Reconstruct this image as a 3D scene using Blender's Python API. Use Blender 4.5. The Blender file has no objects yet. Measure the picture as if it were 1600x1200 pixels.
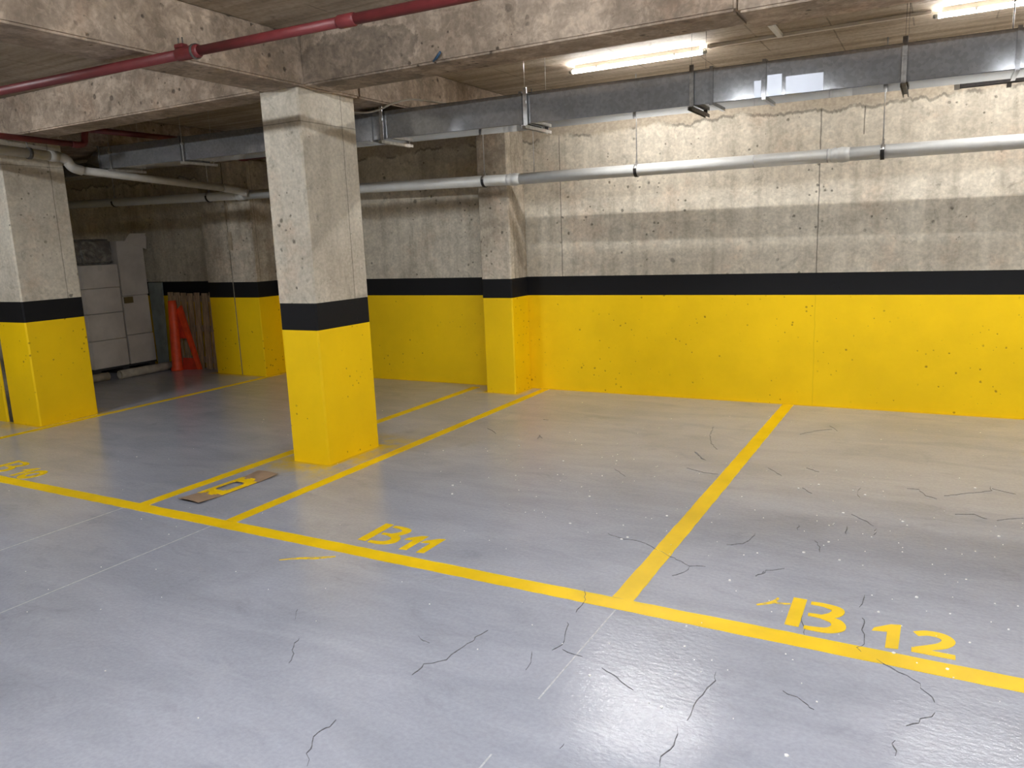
import bpy, bmesh, math, random
from mathutils import Vector, Matrix

# ------------------------------------------------------------------ camera, world, exposure
scene = bpy.context.scene
COL = scene.collection
cam_data = bpy.data.cameras.new('camera')
cam = bpy.data.objects.new('camera', cam_data)
COL.objects.link(cam)
scene.camera = cam
FOCAL_PX = 1205.2
cam_data.sensor_fit = 'HORIZONTAL'
cam_data.sensor_width = 36.0
cam_data.lens = FOCAL_PX / 1600.0 * 36.0
cam_data.clip_start = 0.05
CAM_H = 1.55
yaw, pitch, roll = (math.radians(a) for a in (-29.121, 10.5825, 2.3026))
F = Vector((math.sin(yaw) * math.cos(pitch), math.cos(yaw) * math.cos(pitch), -math.sin(pitch)))
R = Vector((math.cos(yaw), -math.sin(yaw), 0))
U = R.cross(F)
R2 = math.cos(roll) * R - math.sin(roll) * U
U2 = math.sin(roll) * R + math.cos(roll) * U
m3 = Matrix((R2, U2, -F)).transposed()
cam.matrix_world = Matrix.Translation((0, 0, CAM_H)) @ m3.to_4x4()

world = bpy.data.worlds.new('world')
scene.world = world
world.use_nodes = True
world.node_tree.nodes['Background'].inputs['Color'].default_value = (0.75, 0.82, 1.0, 1)
world.node_tree.nodes['Background'].inputs['Strength'].default_value = 0.02

vs = scene.view_settings
vs.view_transform = 'Standard'
vs.look = 'None'
vs.gamma = 1.0
vs.use_curve_mapping = False
vs.exposure = 1.25
scene.cycles.max_bounces = 6
scene.cycles.glossy_bounces = 3
scene.cycles.caustics_reflective = False
scene.cycles.caustics_refractive = False
TUBE_POWER = 92.0        # emission of the visible row of LED tubes
AISLE_POWER = 315.0       # emission of the tubes over the driving aisle

# ------------------------------------------------------------------ node helpers
class Mat:
    def __init__(self, name, **bsdf):
        self.m = bpy.data.materials.new(name)
        self.m.use_nodes = True
        self.t = self.m.node_tree
        self.b = self.t.nodes['Principled BSDF']
        for k, v in bsdf.items():
            self.b.inputs[k.replace('_', ' ')].default_value = v
    def n(self, kind, ins=None, **props):
        nd = self.t.nodes.new('ShaderNode' + kind)
        for k, v in props.items():
            setattr(nd, k, v)
        for k, v in (ins or {}).items():
            s = nd.inputs[k]
            if isinstance(v, bpy.types.NodeSocket):
                self.t.links.new(v, s)
            else:
                s.default_value = v
        return nd
    def pos(self):
        return self.n('NewGeometry').outputs['Position']
    def xyz(self):
        return self.n('SeparateXYZ', {0: self.pos()}).outputs
    def mapped(self, scale, loc=(0, 0, 0)):
        return self.n('Mapping', {'Vector': self.pos(), 'Scale': scale, 'Location': loc}).outputs[0]
    def noise(self, scale, detail=4, rough=0.55, vec=None, dist=0.0):
        return self.n('TexNoise', {'Vector': vec or self.pos(), 'Scale': scale, 'Detail': detail,
                                   'Roughness': rough, 'Distortion': dist}).outputs['Fac']
    def math(self, op, a, b=0.0, c=0.0, clamp=False):
        return self.n('Math', {0: a, 1: b, 2: c}, operation=op, use_clamp=clamp).outputs[0]
    def ramp(self, v, a, b, c=0.0, d=1.0, smooth=True):
        return self.n('MapRange', {'Value': v, 'From Min': a, 'From Max': b, 'To Min': c, 'To Max': d},
                      interpolation_type='SMOOTHSTEP' if smooth else 'LINEAR').outputs[0]
    def mix(self, f, a, b, blend='MIX'):
        nd = self.n('Mix', data_type='RGBA', blend_type=blend)
        for i, v in ((0, f), (6, a), (7, b)):
            if isinstance(v, bpy.types.NodeSocket):
                self.t.links.new(v, nd.inputs[i])
            else:
                if i and len(v) == 3:
                    v = (*v, 1)
                nd.inputs[i].default_value = v
        return nd.outputs[2]
    def mul(self, col, v):
        g = self.n('CombineColor', {0: v, 1: v, 2: v}).outputs[0]
        return self.mix(1.0, col, g, 'MULTIPLY')
    def bump(self, h, strength=0.3, dist=0.01):
        o = self.n('Bump', {'Height': h, 'Strength': strength, 'Distance': dist}).outputs[0]
        self.t.links.new(o, self.b.inputs['Normal'])
    def set(self, key, v):
        s = self.b.inputs[key]
        if isinstance(v, bpy.types.NodeSocket):
            self.t.links.new(v, s)
        else:
            s.default_value = v

def pits(M, scale, size, amount_lo=0.52, amount_hi=0.62, axes=(1, 1, 1)):
    """1 where there is an air hole in the concrete"""
    v = M.n('TexVoronoi', {'Vector': M.mapped(axes), 'Scale': scale, 'Randomness': 1.0}, feature='F1')
    rnd = M.n('SeparateXYZ', {0: v.outputs['Color']}).outputs[0]
    dist = M.math('DIVIDE', v.outputs['Distance'], M.math('ADD', 0.25, M.math('MULTIPLY', rnd, rnd)))
    dist = M.math('ADD', dist, M.math('MULTIPLY', M.math('SUBTRACT', M.noise(scale * 4.5, 1), 0.5), size * 0.9))
    hole = M.ramp(dist, size * 0.5, size, 1, 0)
    dens = M.ramp(M.noise(2.3, 2), amount_lo, amount_hi)
    return M.math('MULTIPLY', hole, dens)

def concrete(name, light, dark, streak=0.45, pit=0.6, joints=(), top=None, rough=0.85, board=False, bump=0.35, spread=(0.36, 0.64), boards_x=0.5, ylines=(), zlines=(), patch=None, mottle=0.0):
    M = Mat(name, Roughness=rough)
    M.set('Specular IOR Level', 0.25)
    n1 = M.noise(1.5, 5, 0.62, dist=0.4)
    n2 = M.noise(1.0, 4, 0.6, M.mapped((0.7, 11, 11) if board else (8, 8, 0.7)))
    n3 = M.noise(38, 2, 0.6)
    f = M.math('ADD', M.math('MULTIPLY', n1, 1 - streak), M.math('MULTIPLY', n2, streak))
    col = M.mix(M.ramp(f, *spread), dark, light)
    col = M.mul(col, M.ramp(n3, 0.25, 0.75, 0.86, 1.1))
    sm = M.ramp(M.noise(5.0, 5, 0.75, dist=0.8), 0.57, 0.72, 1.0, 0.66)
    col = M.mul(col, sm)
    p = pits(M, 16, 0.25, 0.46, 0.58)
    p2 = pits(M, 5.5, 0.15, 0.42, 0.56)
    p = M.math('MAXIMUM', p, p2)
    col = M.mul(col, M.math('SUBTRACT', 1.0, M.math('MULTIPLY', p, pit)))
    if mottle:                                # scabby lighter and darker skin
        a = M.ramp(M.noise(9, 4, 0.75, dist=0.6), 0.42, 0.62, 1 - mottle, 1 + mottle * 0.55)
        col = M.mul(col, a)
        pk = M.ramp(M.noise(2.2, 5, 0.7, M.mapped((1, 1, 1), (7, 3, 2))), 0.52, 0.7)
        col = M.mix(M.math('MULTIPLY', pk, 0.35), col, M.mix(1.0, col, (1.18, 0.98, 0.88), 'MULTIPLY'))
    x, y, z = M.xyz()
    wob = M.math('MULTIPLY', M.math('SUBTRACT', M.noise(6, 3), 0.5), 0.012)
    for jx, z0, z1 in joints:
        d = M.math('ABSOLUTE', M.math('SUBTRACT', M.math('ADD', x, wob), jx))
        l = M.ramp(d, 0.003, 0.007, 0.42, 1.0)
        if z0 > 0:
            out = M.math('MAXIMUM', M.math('LESS_THAN', z, z0), M.math('GREATER_THAN', z, z1))
            l = M.math('MAXIMUM', l, out)
        col = M.mul(col, l)
    for jy in ylines:
        d = M.math('ABSOLUTE', M.math('SUBTRACT', M.math('ADD', y, wob), jy))
        col = M.mul(col, M.ramp(d, 0.002, 0.006, 0.55, 1.0))
    for jz in zlines:
        d = M.math('ABSOLUTE', M.math('SUBTRACT', M.math('ADD', z, wob), jz))
        col = M.mul(col, M.ramp(d, 0.002, 0.005, 0.6, 1.0))
    if patch:                                 # damp mortar patch with a ragged outline
        px, pzz, rx_, rz_, k = patch
        ex = M.math('POWER', M.math('ABSOLUTE', M.math('DIVIDE', M.math('SUBTRACT', x, px), rx_)), 2.0)
        ez = M.math('POWER', M.math('ABSOLUTE', M.math('DIVIDE', M.math('SUBTRACT', z, pzz), rz_)), 2.0)
        e = M.math('ADD', M.math('ADD', ex, ez), M.math('MULTIPLY', M.math('SUBTRACT', M.noise(7, 5, 0.7), 0.5), 1.6))
        col = M.mul(col, M.ramp(e, 0.92, 1.05, k, 1.0))
    if top:                                   # ragged pour joint near the ceiling
        zt, tc = top
        zz = M.math('ADD', z, M.math('MULTIPLY', M.math('SUBTRACT', M.noise(3.2, 6, 0.65, M.mapped((1.3, 1, 0.2))), 0.5), 0.22))
        band = M.ramp(M.math('ABSOLUTE', M.math('SUBTRACT', zz, zt)), 0.004, 0.02, 0.5, 1.0)
        hole = M.ramp(M.noise(2.4, 3, 0.5, M.mapped((1, 1, 0.1), (4, 0, 0))), 0.42, 0.55)
        band = M.math('MAXIMUM', band, M.math('SUBTRACT', 1.0, hole))
        col = M.mix(M.ramp(zz, zt - 0.01, zt + 0.03), col, M.mul(tc if False else M.mix(1.0, tc, tc), M.ramp(n3, 0.2, 0.8, 0.8, 1.15)))
        col = M.mul(col, band)
    if board:                                 # imprint of formwork sheets
        fx = M.math('ABSOLUTE', M.math('SUBTRACT', M.math('FRACT', M.math('DIVIDE', M.math('ADD', x, wob), boards_x)), 0.5))
        lx = M.ramp(fx, 0.006, 0.014, 0.6, 1.0)
        fy = M.math('ABSOLUTE', M.math('SUBTRACT', M.math('FRACT', M.math('DIVIDE', M.math('ADD', y, wob), 1.22)), 0.5))
        ly = M.ramp(fy, 0.002, 0.006, 0.72, 1.0)
        gate = M.ramp(M.noise(1.7, 2), 0.4, 0.55)
        col = M.mul(col, M.math('MAXIMUM', M.math('MULTIPLY', lx, ly), M.math('SUBTRACT', 1.0, gate)))
        wp = M.ramp(M.noise(3.1, 5, 0.7, dist=1.2), 0.66, 0.72)
        col = M.mix(M.math('MULTIPLY', wp, 0.35), col, (0.62, 0.58, 0.52))
    M.set('Base Color', col)
    h = M.math('ADD', M.math('MULTIPLY', n3, 0.35), M.math('MULTIPLY', n1, 0.5))
    h = M.math('SUBTRACT', h, M.math('MULTIPLY', p, 0.9))
    M.bump(h, bump, 0.012)
    return M.m

def paint(name, c, rough=0.6, pit=0.75, var=0.12, joints=()):
    M = Mat(name, Roughness=rough)
    M.set('Specular IOR Level', 0.25)
    n1 = M.noise(1.2, 6, 0.6)
    n3 = M.noise(45, 3, 0.6)
    p = M.math('MAXIMUM', pits(M, 18, 0.19, 0.42, 0.56), pits(M, 7, 0.09, 0.44, 0.56))
    col = M.mul(M.mix(1.0, c, c), M.ramp(n1, 0.3, 0.7, 1 - var, 1.0))
    col = M.mix(M.math('MULTIPLY', p, pit), col, tuple(v * 0.28 for v in (c[0], c[1] * 0.7, c[2] + 0.004)))
    if joints:
        x, y, z = M.xyz()
        for jx in joints:
            d = M.math('ABSOLUTE', M.math('SUBTRACT', M.math('ADD', x, M.math('MULTIPLY', M.math('SUBTRACT', M.noise(9, 3), 0.5), 0.02)), jx))
            col = M.mul(col, M.ramp(d, 0.002, 0.006, 0.88, 1.0))
    M.set('Base Color', col)
    h = M.math('SUBTRACT', M.math('ADD', M.math('MULTIPLY', n3, 0.25), M.math('MULTIPLY', M.noise(9, 4), 0.35)), p)
    M.bump(h, 0.3, 0.008)
    return M.m

def plain(name, c, rough=0.5, metallic=0.0, var=0.15, nscale=12, bump=0.0, axes=(1, 1, 1)):
    M = Mat(name, Roughness=rough, Metallic=metallic)
    v = M.mapped(axes)
    n = M.noise(nscale, 5, 0.6, v)
    M.set('Base Color', M.mul(M.mix(1.0, c, c), M.ramp(n, 0.25, 0.75, 1 - var, 1 + var)))
    if bump:
        M.bump(n, bump, 0.006)
    return M.m

YEL = (0.92, 0.605, 0.001)
mats = {}
mats['wall'] = concrete('poured_concrete_wall', (0.62, 0.57, 0.475), (0.40, 0.355, 0.285), joints=((-3.333, 0, 9), (-0.931, 0, 9), (-0.601, 2.28, 2.5)), top=(2.515, (0.42, 0.36, 0.28)), spread=(0.3, 0.6), streak=0.55, mottle=0.1)
mats['column'] = concrete('smooth_column_concrete', (0.58, 0.535, 0.45), (0.43, 0.385, 0.315), streak=0.4, spread=(0.32, 0.64), ylines=(4.47,), zlines=(2.385,), mottle=0.06)
mats['pilaster'] = concrete('pilaster_concrete', (0.56, 0.50, 0.41), (0.33, 0.285, 0.225), streak=0.4, mottle=0.15, ylines=(6.86,))
mats['beam'] = concrete('beam_concrete', (0.45, 0.36, 0.28), (0.255, 0.197, 0.147), streak=0.2, mottle=0.22, bump=0.6)
mats['beam_patched'] = concrete('beam_concrete_patched', (0.45, 0.36, 0.28), (0.255, 0.197, 0.147), streak=0.2, mottle=0.22, bump=0.6, patch=(-3.3, 2.72, 0.52, 0.17, 0.62))
mats['slab'] = concrete('board_marked_slab', (0.41, 0.34, 0.26), (0.23, 0.183, 0.133), streak=0.65, pit=0.2, board=True)
mats['far_wall'] = concrete('dim_concrete_wall', (0.48, 0.42, 0.34), (0.32, 0.275, 0.215))
mats['yellow'] = paint('yellow_wall_paint', YEL, joints=(-0.931,))
mats['black'] = paint('black_band_paint', (0.005, 0.0052, 0.007), rough=0.7, pit=0.1)
mats['joint'] = concrete('expansion_joint_foam', (0.26, 0.23, 0.18), (0.03, 0.028, 0.025), streak=0.1, pit=0.9)
mats['galv'] = None
mats['pvc'] = plain('grey_white_pvc', (0.60, 0.615, 0.61), 0.38, var=0.05)
mats['pvc_old'] = plain('dusty_pvc', (0.46, 0.44, 0.40), 0.5, var=0.1)
mats['red'] = plain('red_pipe_paint', (0.125, 0.017, 0.019), 0.5, var=0.15)
mats['steel'] = plain('zinc_plated_steel', (0.55, 0.55, 0.55), 0.35, 0.9, var=0.2, nscale=30)
mats['rust'] = plain('dark_rusty_steel', (0.13, 0.12, 0.11), 0.5, 0.6, var=0.4, nscale=25)
mats['rubber'] = plain('black_rubber', (0.012, 0.012, 0.013), 0.5)
mats['white_plastic'] = plain('white_trunking_plastic', (0.62, 0.60, 0.55), 0.45, var=0.05)
mats['conduit'] = plain('greyish_trunking', (0.62, 0.57, 0.50), 0.5, var=0.1)
mats['cap'] = plain('lamp_end_cap', (0.32, 0.33, 0.32), 0.5)
mats['card'] = plain('white_carton', (0.50, 0.46, 0.42), 0.8, var=0.12, nscale=4)
mats['tape'] = plain('carton_tape', (0.47, 0.44, 0.40), 0.35, var=0.05)
mats['brown_card'] = plain('brown_cardboard', (0.29, 0.20, 0.135), 0.8, var=0.15, nscale=9)
mats['dark_pallet'] = plain('dark_pallet_wood', (0.03, 0.028, 0.028), 0.8)
mats['wood'] = plain('weathered_pallet_wood', (0.38, 0.27, 0.17), 0.8, var=0.45, nscale=5, axes=(12, 12, 0.9), bump=0.3)
mats['orange'] = plain('orange_plastic', (0.78, 0.075, 0.018), 0.5, var=0.15)
mats['orange_sheet'] = plain('translucent_orange_sheet', (0.50, 0.035, 0.015), 0.5, var=0.25)
mats['panel'] = plain('pale_grey_green_panel', (0.30, 0.335, 0.325), 0.6, var=0.2, nscale=6)
mats['roll'] = plain('dusty_pale_tube', (0.42, 0.38, 0.32), 0.7, var=0.2)
mats['wrap'] = None
mats['blue'] = plain('blue_plastic', (0.02, 0.06, 0.12), 0.4)
mats['blue_mark'] = plain('blue_chalk', (0.10, 0.28, 0.42), 0.8)
mats['crack'] = plain('dark_grey_crack', (0.13, 0.13, 0.14), 0.9, var=0.5, nscale=60)  # dark grey for the strips drawn along the floor cracks
mats['chalk'] = plain('white_chalk', (0.47, 0.47, 0.49), 0.9, var=0.25, nscale=40)
mats['fleck'] = plain('white_paint_fleck', (0.85, 0.85, 0.84), 0.6)
mats['batten'] = plain('pale_wood_strip', (0.36, 0.30, 0.22), 0.8, var=0.25)
mats['hole'] = plain('dark_brown_hole_patch', (0.12, 0.09, 0.03), 0.8)

def line_paint():
    M = Mat('yellow_line_paint', Roughness=0.42)
    n = M.noise(55, 4, 0.65)
    n1 = M.noise(3, 4)
    c = M.mul(M.mix(1.0, YEL, YEL), M.ramp(n1, 0.3, 0.7, 0.86, 1.04))
    M.set('Base Color', M.mix(M.math('MULTIPLY', M.ramp(n, 0.68, 0.76), 0.35), c, (0.42, 0.36, 0.16)))
    M.bump(n, 0.15, 0.004)
    return M.m
mats['line'] = line_paint()

def worn_line_paint():
    M = Mat('thin_sprayed_yellow_paint', Roughness=0.45)
    n = M.noise(30, 5, 0.7)
    M.set('Base Color', M.mix(M.ramp(n, 0.45, 0.62), YEL, (0.40, 0.34, 0.17)))
    return M.m
mats['worn_line'] = worn_line_paint()

def galvanised():
    M = Mat('galvanised_sheet', Metallic=0.6)
    v = M.n('TexVoronoi', {'Vector': M.pos(), 'Scale': 55.0}, feature='F1').outputs['Color']
    sp = M.n('SeparateXYZ', {0: v}).outputs[0]
    n = M.noise(1.5, 4)
    M.set('Base Color', M.mul(M.mix(1.0, (0.27, 0.275, 0.285), (0.27, 0.275, 0.285)),
          M.math('MULTIPLY', M.ramp(sp, 0, 1, 0.9, 1.08), M.ramp(n, 0.3, 0.7, 0.85, 1.1))))
    M.set('Roughness', M.ramp(M.noise(3, 3), 0.3, 0.7, 0.06, 0.09))
    return M.m
mats['galv'] = galvanised()
mats['galv_shiny'] = plain('polished_galvanised_sheet', (0.17, 0.175, 0.19), 0.36, 1.0, var=0.05, nscale=3)

def plastic_wrap():
    M = Mat('dark_stretch_wrap', Roughness=0.25)
    n = M.noise(6, 6, 0.7, dist=1.5)
    M.set('Base Color', M.mix(M.ramp(n, 0.4, 0.7), (0.12, 0.11, 0.10), (0.26, 0.24, 0.215)))
    M.bump(n, 0.35, 0.03)
    return M.m
mats['wrap'] = plastic_wrap()

def floor_mat():
    M = Mat('power_trowelled_grey_floor')
    M.set('Specular IOR Level', 0.5)
    n1 = M.noise(0.9, 6, 0.6, dist=0.6)
    n2 = M.noise(1.0, 6, 0.65, M.mapped((1.1, 4.2, 1)), 0.8)
    n3 = M.noise(60, 4, 0.6)
    f = M.math('ADD', M.math('MULTIPLY', n1, 0.5), M.math('MULTIPLY', n2, 0.5))
    col = M.mix(M.ramp(f, 0.36, 0.64), (0.322, 0.336, 0.394), (0.402, 0.416, 0.482))
    col = M.mul(col, M.ramp(n3, 0.25, 0.75, 0.93, 1.06))
    dark = M.ramp(M.noise(2.6, 7, 0.7, M.mapped((1, 1.6, 1), (3, 1, 0)), 1.0), 0.5, 0.8, 1.0, 0.8)
    col = M.mul(col, dark)
    # yellow overspray and drips beside the painted columns and walls
    x, y, z = M.xyz()
    sp = None
    wn = M.noise(4.0, 6, 0.7)
    for cx, cy, hx, hy, reach in ((-3.965, 4.337, 0.175, 0.29, 0.42), (-7.56, 4.32, 0.23, 0.29, 0.25),
                                  (-3.905, 6.95, 0.175, 0.178, 0.12), (-7.72, 7.0, 0.44, 0.2, 0.16)):
        dx = M.math('SUBTRACT', M.math('ABSOLUTE', M.math('SUBTRACT', x, cx)), hx)
        dy = M.math('SUBTRACT', M.math('ABSOLUTE', M.math('SUBTRACT', y, cy)), hy)
        d = M.math('MAXIMUM', dx, dy)
        soft = M.math('MULTIPLY', M.ramp(d, 0.0, reach, 1, 0), M.ramp(wn, 0.36, 0.6, 0.0, 0.9))
        edge = M.ramp(M.math('ADD', d, M.math('MULTIPLY', wn, 0.02)), 0.034, 0.05, 0.95, 0.0)
        s = M.math('MAXIMUM', soft, edge)
        sp = s if sp is None else M.math('MAXIMUM', sp, s)
    we = M.ramp(M.math('ADD', y, M.math('MULTIPLY', wn, 0.02)), 7.092, 7.106, 0.0, 0.95)
    sp = M.math('MAXIMUM', sp, we)
    col = M.mix(sp, col, (0.66, 0.46, 0.005))
    M.set('Base Color', col)
    M.set('Roughness', 0.17)
    h = M.math('ADD', M.math('MULTIPLY', M.noise(42, 3, 0.6, M.mapped((0.8, 1.2, 1))), 0.6), M.math('MULTIPLY', M.noise(5, 4), 0.5))
    M.bump(h, 0.32, 0.008)
    return M.m
mats['floor'] = floor_mat()

# ------------------------------------------------------------------ geometry helpers
def box(bm, x0, x1, y0, y1, z0, z1, bev=0.0):
    g = bmesh.ops.create_cube(bm, size=1.0)
    for v in g['verts']:
        v.co = Vector((x0 + (v.co.x + .5) * (x1 - x0), y0 + (v.co.y + .5) * (y1 - y0), z0 + (v.co.z + .5) * (z1 - z0)))
    if bev:
        es = list({e for v in g['verts'] for e in v.link_edges})
        bmesh.ops.bevel(bm, geom=es, offset=bev, segments=2, affect='EDGES')
    return g['verts']

def hexa(bm, lo, hi):
    """a solid between two quads (each four points)"""
    a = [bm.verts.new(p) for p in lo]
    b = [bm.verts.new(p) for p in hi]
    bm.faces.new(a[::-1]); bm.faces.new(b)
    for i in range(4):
        bm.faces.new((a[i], a[(i + 1) % 4], b[(i + 1) % 4], b[i]))

def tube(bm, pts, r, n=20, caps=True, radii=None):
    pts = [Vector(p) for p in pts]
    rings = []
    ref = None
    for i, p in enumerate(pts):
        d0 = (pts[i] - pts[i - 1]).normalized() if i else (pts[1] - pts[0]).normalized()
        d1 = (pts[i + 1] - pts[i]).normalized() if i < len(pts) - 1 else d0
        t = (d0 + d1).normalized()
        if ref is None:
            ref = Vector((0, 0, 1)) if abs(t.z) < 0.9 else Vector((1, 0, 0))
        a = t.cross(ref).normalized(); b = a.cross(t).normalized()
        ref = b
        k = 1 / max(0.5, t.dot(d0))
        rr = radii[i] if radii else r
        rings.append([bm.verts.new(p + (a * math.cos(q) * k + b * math.sin(q)) * rr) for q in (2 * math.pi * j / n for j in range(n))])
    for r0, r1 in zip(rings, rings[1:]):
        for j in range(n):
            f = bm.faces.new((r0[j], r0[(j + 1) % n], r1[(j + 1) % n], r1[j])); f.smooth = True
    if caps:
        bm.faces.new(rings[0][::-1]); bm.faces.new(rings[-1])

def ring(bm, c, axis, r_out, r_in, w, n=24):
    """a flat band round a pipe: centre, axis, radii, width"""
    c, t = Vector(c), Vector(axis).normalized()
    ref = Vector((0, 0, 1)) if abs(t.z) < 0.9 else Vector((1, 0, 0))
    a = t.cross(ref).normalized(); b = a.cross(t)
    loops = []
    for rr, o in ((r_in, -w / 2), (r_out, -w / 2), (r_out, w / 2), (r_in, w / 2)):
        loops.append([bm.verts.new(c + t * o + (a * math.cos(q) + b * math.sin(q)) * rr) for q in (2 * math.pi * j / n for j in range(n))])
    for k in range(4):
        l0, l1 = loops[k], loops[(k + 1) % 4]
        for j in range(n):
            f = bm.faces.new((l0[j], l0[(j + 1) % n], l1[(j + 1) % n], l1[j])); f.smooth = k in (1, 3)

def prism(bm, poly, z0, z1):
    a = [bm.verts.new((x, y, z0)) for x, y in poly]
    b = [bm.verts.new((x, y, z1)) for x, y in poly]
    bm.faces.new(a[::-1]); bm.faces.new(b)
    for i in range(len(poly)):
        j = (i + 1) % len(poly)
        bm.faces.new((a[i], a[j], b[j], b[i]))

def stroke(bm, pts, ws, z0, z1):
    """a flat painted stroke of changing width along a path"""
    P = [Vector((x, y)) for x, y in pts]
    L, Rr = [], []
    for i, p in enumerate(P):
        d = (P[min(i + 1, len(P) - 1)] - P[max(i - 1, 0)]).normalized()
        nn = Vector((-d.y, d.x)); w = ws[i] if isinstance(ws, (list, tuple)) else ws
        L.append(p + nn * w / 2); Rr.append(p - nn * w / 2)
    lo = [[bm.verts.new((q.x, q.y, z0)) for q in s] for s in (L, Rr)]
    hi = [[bm.verts.new((q.x, q.y, z1)) for q in s] for s in (L, Rr)]
    m = len(P)
    for i in range(m - 1):
        bm.faces.new((hi[0][i], hi[1][i], hi[1][i + 1], hi[0][i + 1]))
        bm.faces.new((lo[0][i], lo[0][i + 1], lo[1][i + 1], lo[1][i]))
        bm.faces.new((lo[0][i], hi[0][i], hi[0][i + 1], lo[0][i + 1]))
        bm.faces.new((lo[1][i], lo[1][i + 1], hi[1][i + 1], hi[1][i]))
    for i in (0, m - 1):
        bm.faces.new((lo[0][i], lo[1][i], hi[1][i], hi[0][i]))

def smooth_path(pts, k=6):
    P = [Vector(p) for p in pts]; out = []
    for i in range(len(P) - 1):
        p0, p1, p2, p3 = P[max(i - 1, 0)], P[i], P[i + 1], P[min(i + 2, len(P) - 1)]
        for j in range(k):
            t = j / k
            out.append(0.5 * ((2 * p1) + (p2 - p0) * t + (2 * p0 - 5 * p1 + 4 * p2 - p3) * t * t + (3 * p1 - p0 - 3 * p2 + p3) * t ** 3))
    out.append(P[-1])
    return out

def lerp_list(ws, n):
    return [ws[min(int(i * (len(ws) - 1) / (n - 1)), len(ws) - 2)] + (ws[min(int(i * (len(ws) - 1) / (n - 1)), len(ws) - 2) + 1] - ws[min(int(i * (len(ws) - 1) / (n - 1)), len(ws) - 2)]) * (i * (len(ws) - 1) / (n - 1) - min(int(i * (len(ws) - 1) / (n - 1)), len(ws) - 2)) for i in range(n)]

def world_loc(o):
    v = Vector((0, 0, 0))
    while o:
        v += o.location; o = o.parent
    return v

def obj(name, bm, m, parent=None, loc=None, label=None):
    """link a bmesh given in world metres as ONE mesh object"""
    base = Vector(loc) if loc is not None else (world_loc(parent) if parent else Vector((0, 0, 0)))
    bmesh.ops.recalc_face_normals(bm, faces=bm.faces)
    for v in bm.verts:
        v.co -= base
    me = bpy.data.meshes.new(name)
    bm.to_mesh(me); bm.free()
    me.materials.append(mats[m] if isinstance(m, str) else m)
    o = bpy.data.objects.new(name, me)
    COL.objects.link(o)
    if parent:
        o.parent = parent
        o.location = base - world_loc(parent)
    else:
        o.location = base
    if label:
        o['label'] = label
    return o

def thing(name, label, cat, loc, group=None):
    o = bpy.data.objects.new(name, None)
    o.empty_display_size = 0.1
    COL.objects.link(o)
    o.location = loc
    return tag(o, label, cat, group)

def tag(o, label, cat, group=None, kind=None):
    o['label'] = label; o['category'] = cat
    if group: o['group'] = group
    if kind: o['kind'] = kind
    return o

def struct(o):
    o['kind'] = 'structure'
    return o

def boxobj(name, b, m, parent=None, bev=0.0, loc=None, label=None):
    bm = bmesh.new(); box(bm, *b, bev)
    return obj(name, bm, m, parent, loc, label)

def tubeobj(name, pts, r, m, parent=None, n=20, loc=None, radii=None, label=None):
    bm = bmesh.new(); tube(bm, pts, r, n, radii=radii)
    return obj(name, bm, m, parent, loc, label)

def ringobj(name, c, axis, ro, ri, w, m, parent):
    bm = bmesh.new(); ring(bm, c, axis, ro, ri, w)
    return obj(name, bm, m, parent)

random.seed(7)

# ------------------------------------------------------------------ the setting
ZB, ZT = 0.978, 1.169            # top of the yellow paint, top of the black band
YW = 7.124                       # face of the back wall
ZBEAM, ZSLAB = 2.60, 2.915
XL, XR, YF = -12.2, 4.6, -3.6    # other room sides

floor = struct(boxobj('floor', (XL - .2, XR + .2, YF - .2, YW + .2, -0.12, 0.0), 'floor'))
floor['label'] = 'smooth grey concrete garage floor with yellow bay lines'; floor['category'] = 'floor'
ceiling = struct(boxobj('ceiling', (XL - .2, XR + .2, YF - .2, YW + .2, ZSLAB, ZSLAB + 0.15), 'slab'))
ceiling['label'] = 'brown board-marked concrete ceiling slab'; ceiling['category'] = 'ceiling'

def banded_wall(name, x0, x1, y0, y1, m, label):
    w = struct(boxobj(name, (x0, x1, y0, y1, ZT, ZSLAB), m))
    w['label'] = label; w['category'] = 'wall'
    boxobj('black_band', (x0, x1, y0, y1, ZB, ZT), 'black', w, label='black painted band')
    boxobj('yellow_band', (x0, x1, y0, y1, 0, ZB), 'yellow', w, label='yellow painted lower wall')
    return w
wall_back = banded_wall('wall_back', XL, XR, YW, YW + .2, 'wall', 'long concrete back wall with black band over yellow paint')
banded_wall('wall_left', XL - .2, XL, YF, YW, 'far_wall', 'concrete end wall far left behind the cartons')
banded_wall('wall_right', XR, XR + .2, YF, YW, 'far_wall', 'concrete side wall to the right of bay B 12')
banded_wall('wall_front', XL, XR, YF - .2, YF, 'far_wall', 'concrete wall across the driving aisle')

# ------------------------------------------------------------------ columns and pilasters
def column(name, x0, x1, y0, y1, m, label, cat, bev=0.012):
    t = thing(name, label, cat, ((x0 + x1) / 2, (y0 + y1) / 2, 0))
    def prismatic(nm, za, zb, mm, lb=None):
        bm = bmesh.new()
        b = bev
        prism(bm, [(x0 + b, y0), (x1 - b, y0), (x1, y0 + b), (x1, y1 - b), (x1 - b, y1), (x0 + b, y1), (x0, y1 - b), (x0, y0 + b)], za, zb)
        return obj(nm, bm, mm, t, label=lb)
    prismatic('shaft', ZT, ZBEAM, m, 'bare concrete upper shaft')
    prismatic('black_band', ZB, ZT, 'black', 'black painted band')
    prismatic('yellow_base', 0, ZB, 'yellow', 'yellow painted base')
    return t
column('concrete_column', -4.141, -3.791, 4.047, 4.626, 'column', 'free-standing concrete column with yellow base between bays B10 and B11', 'column')
column('concrete_column', -7.79, -7.33, 4.03, 4.609, 'column', 'concrete column at left edge with white pipe passing its top', 'column')
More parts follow.
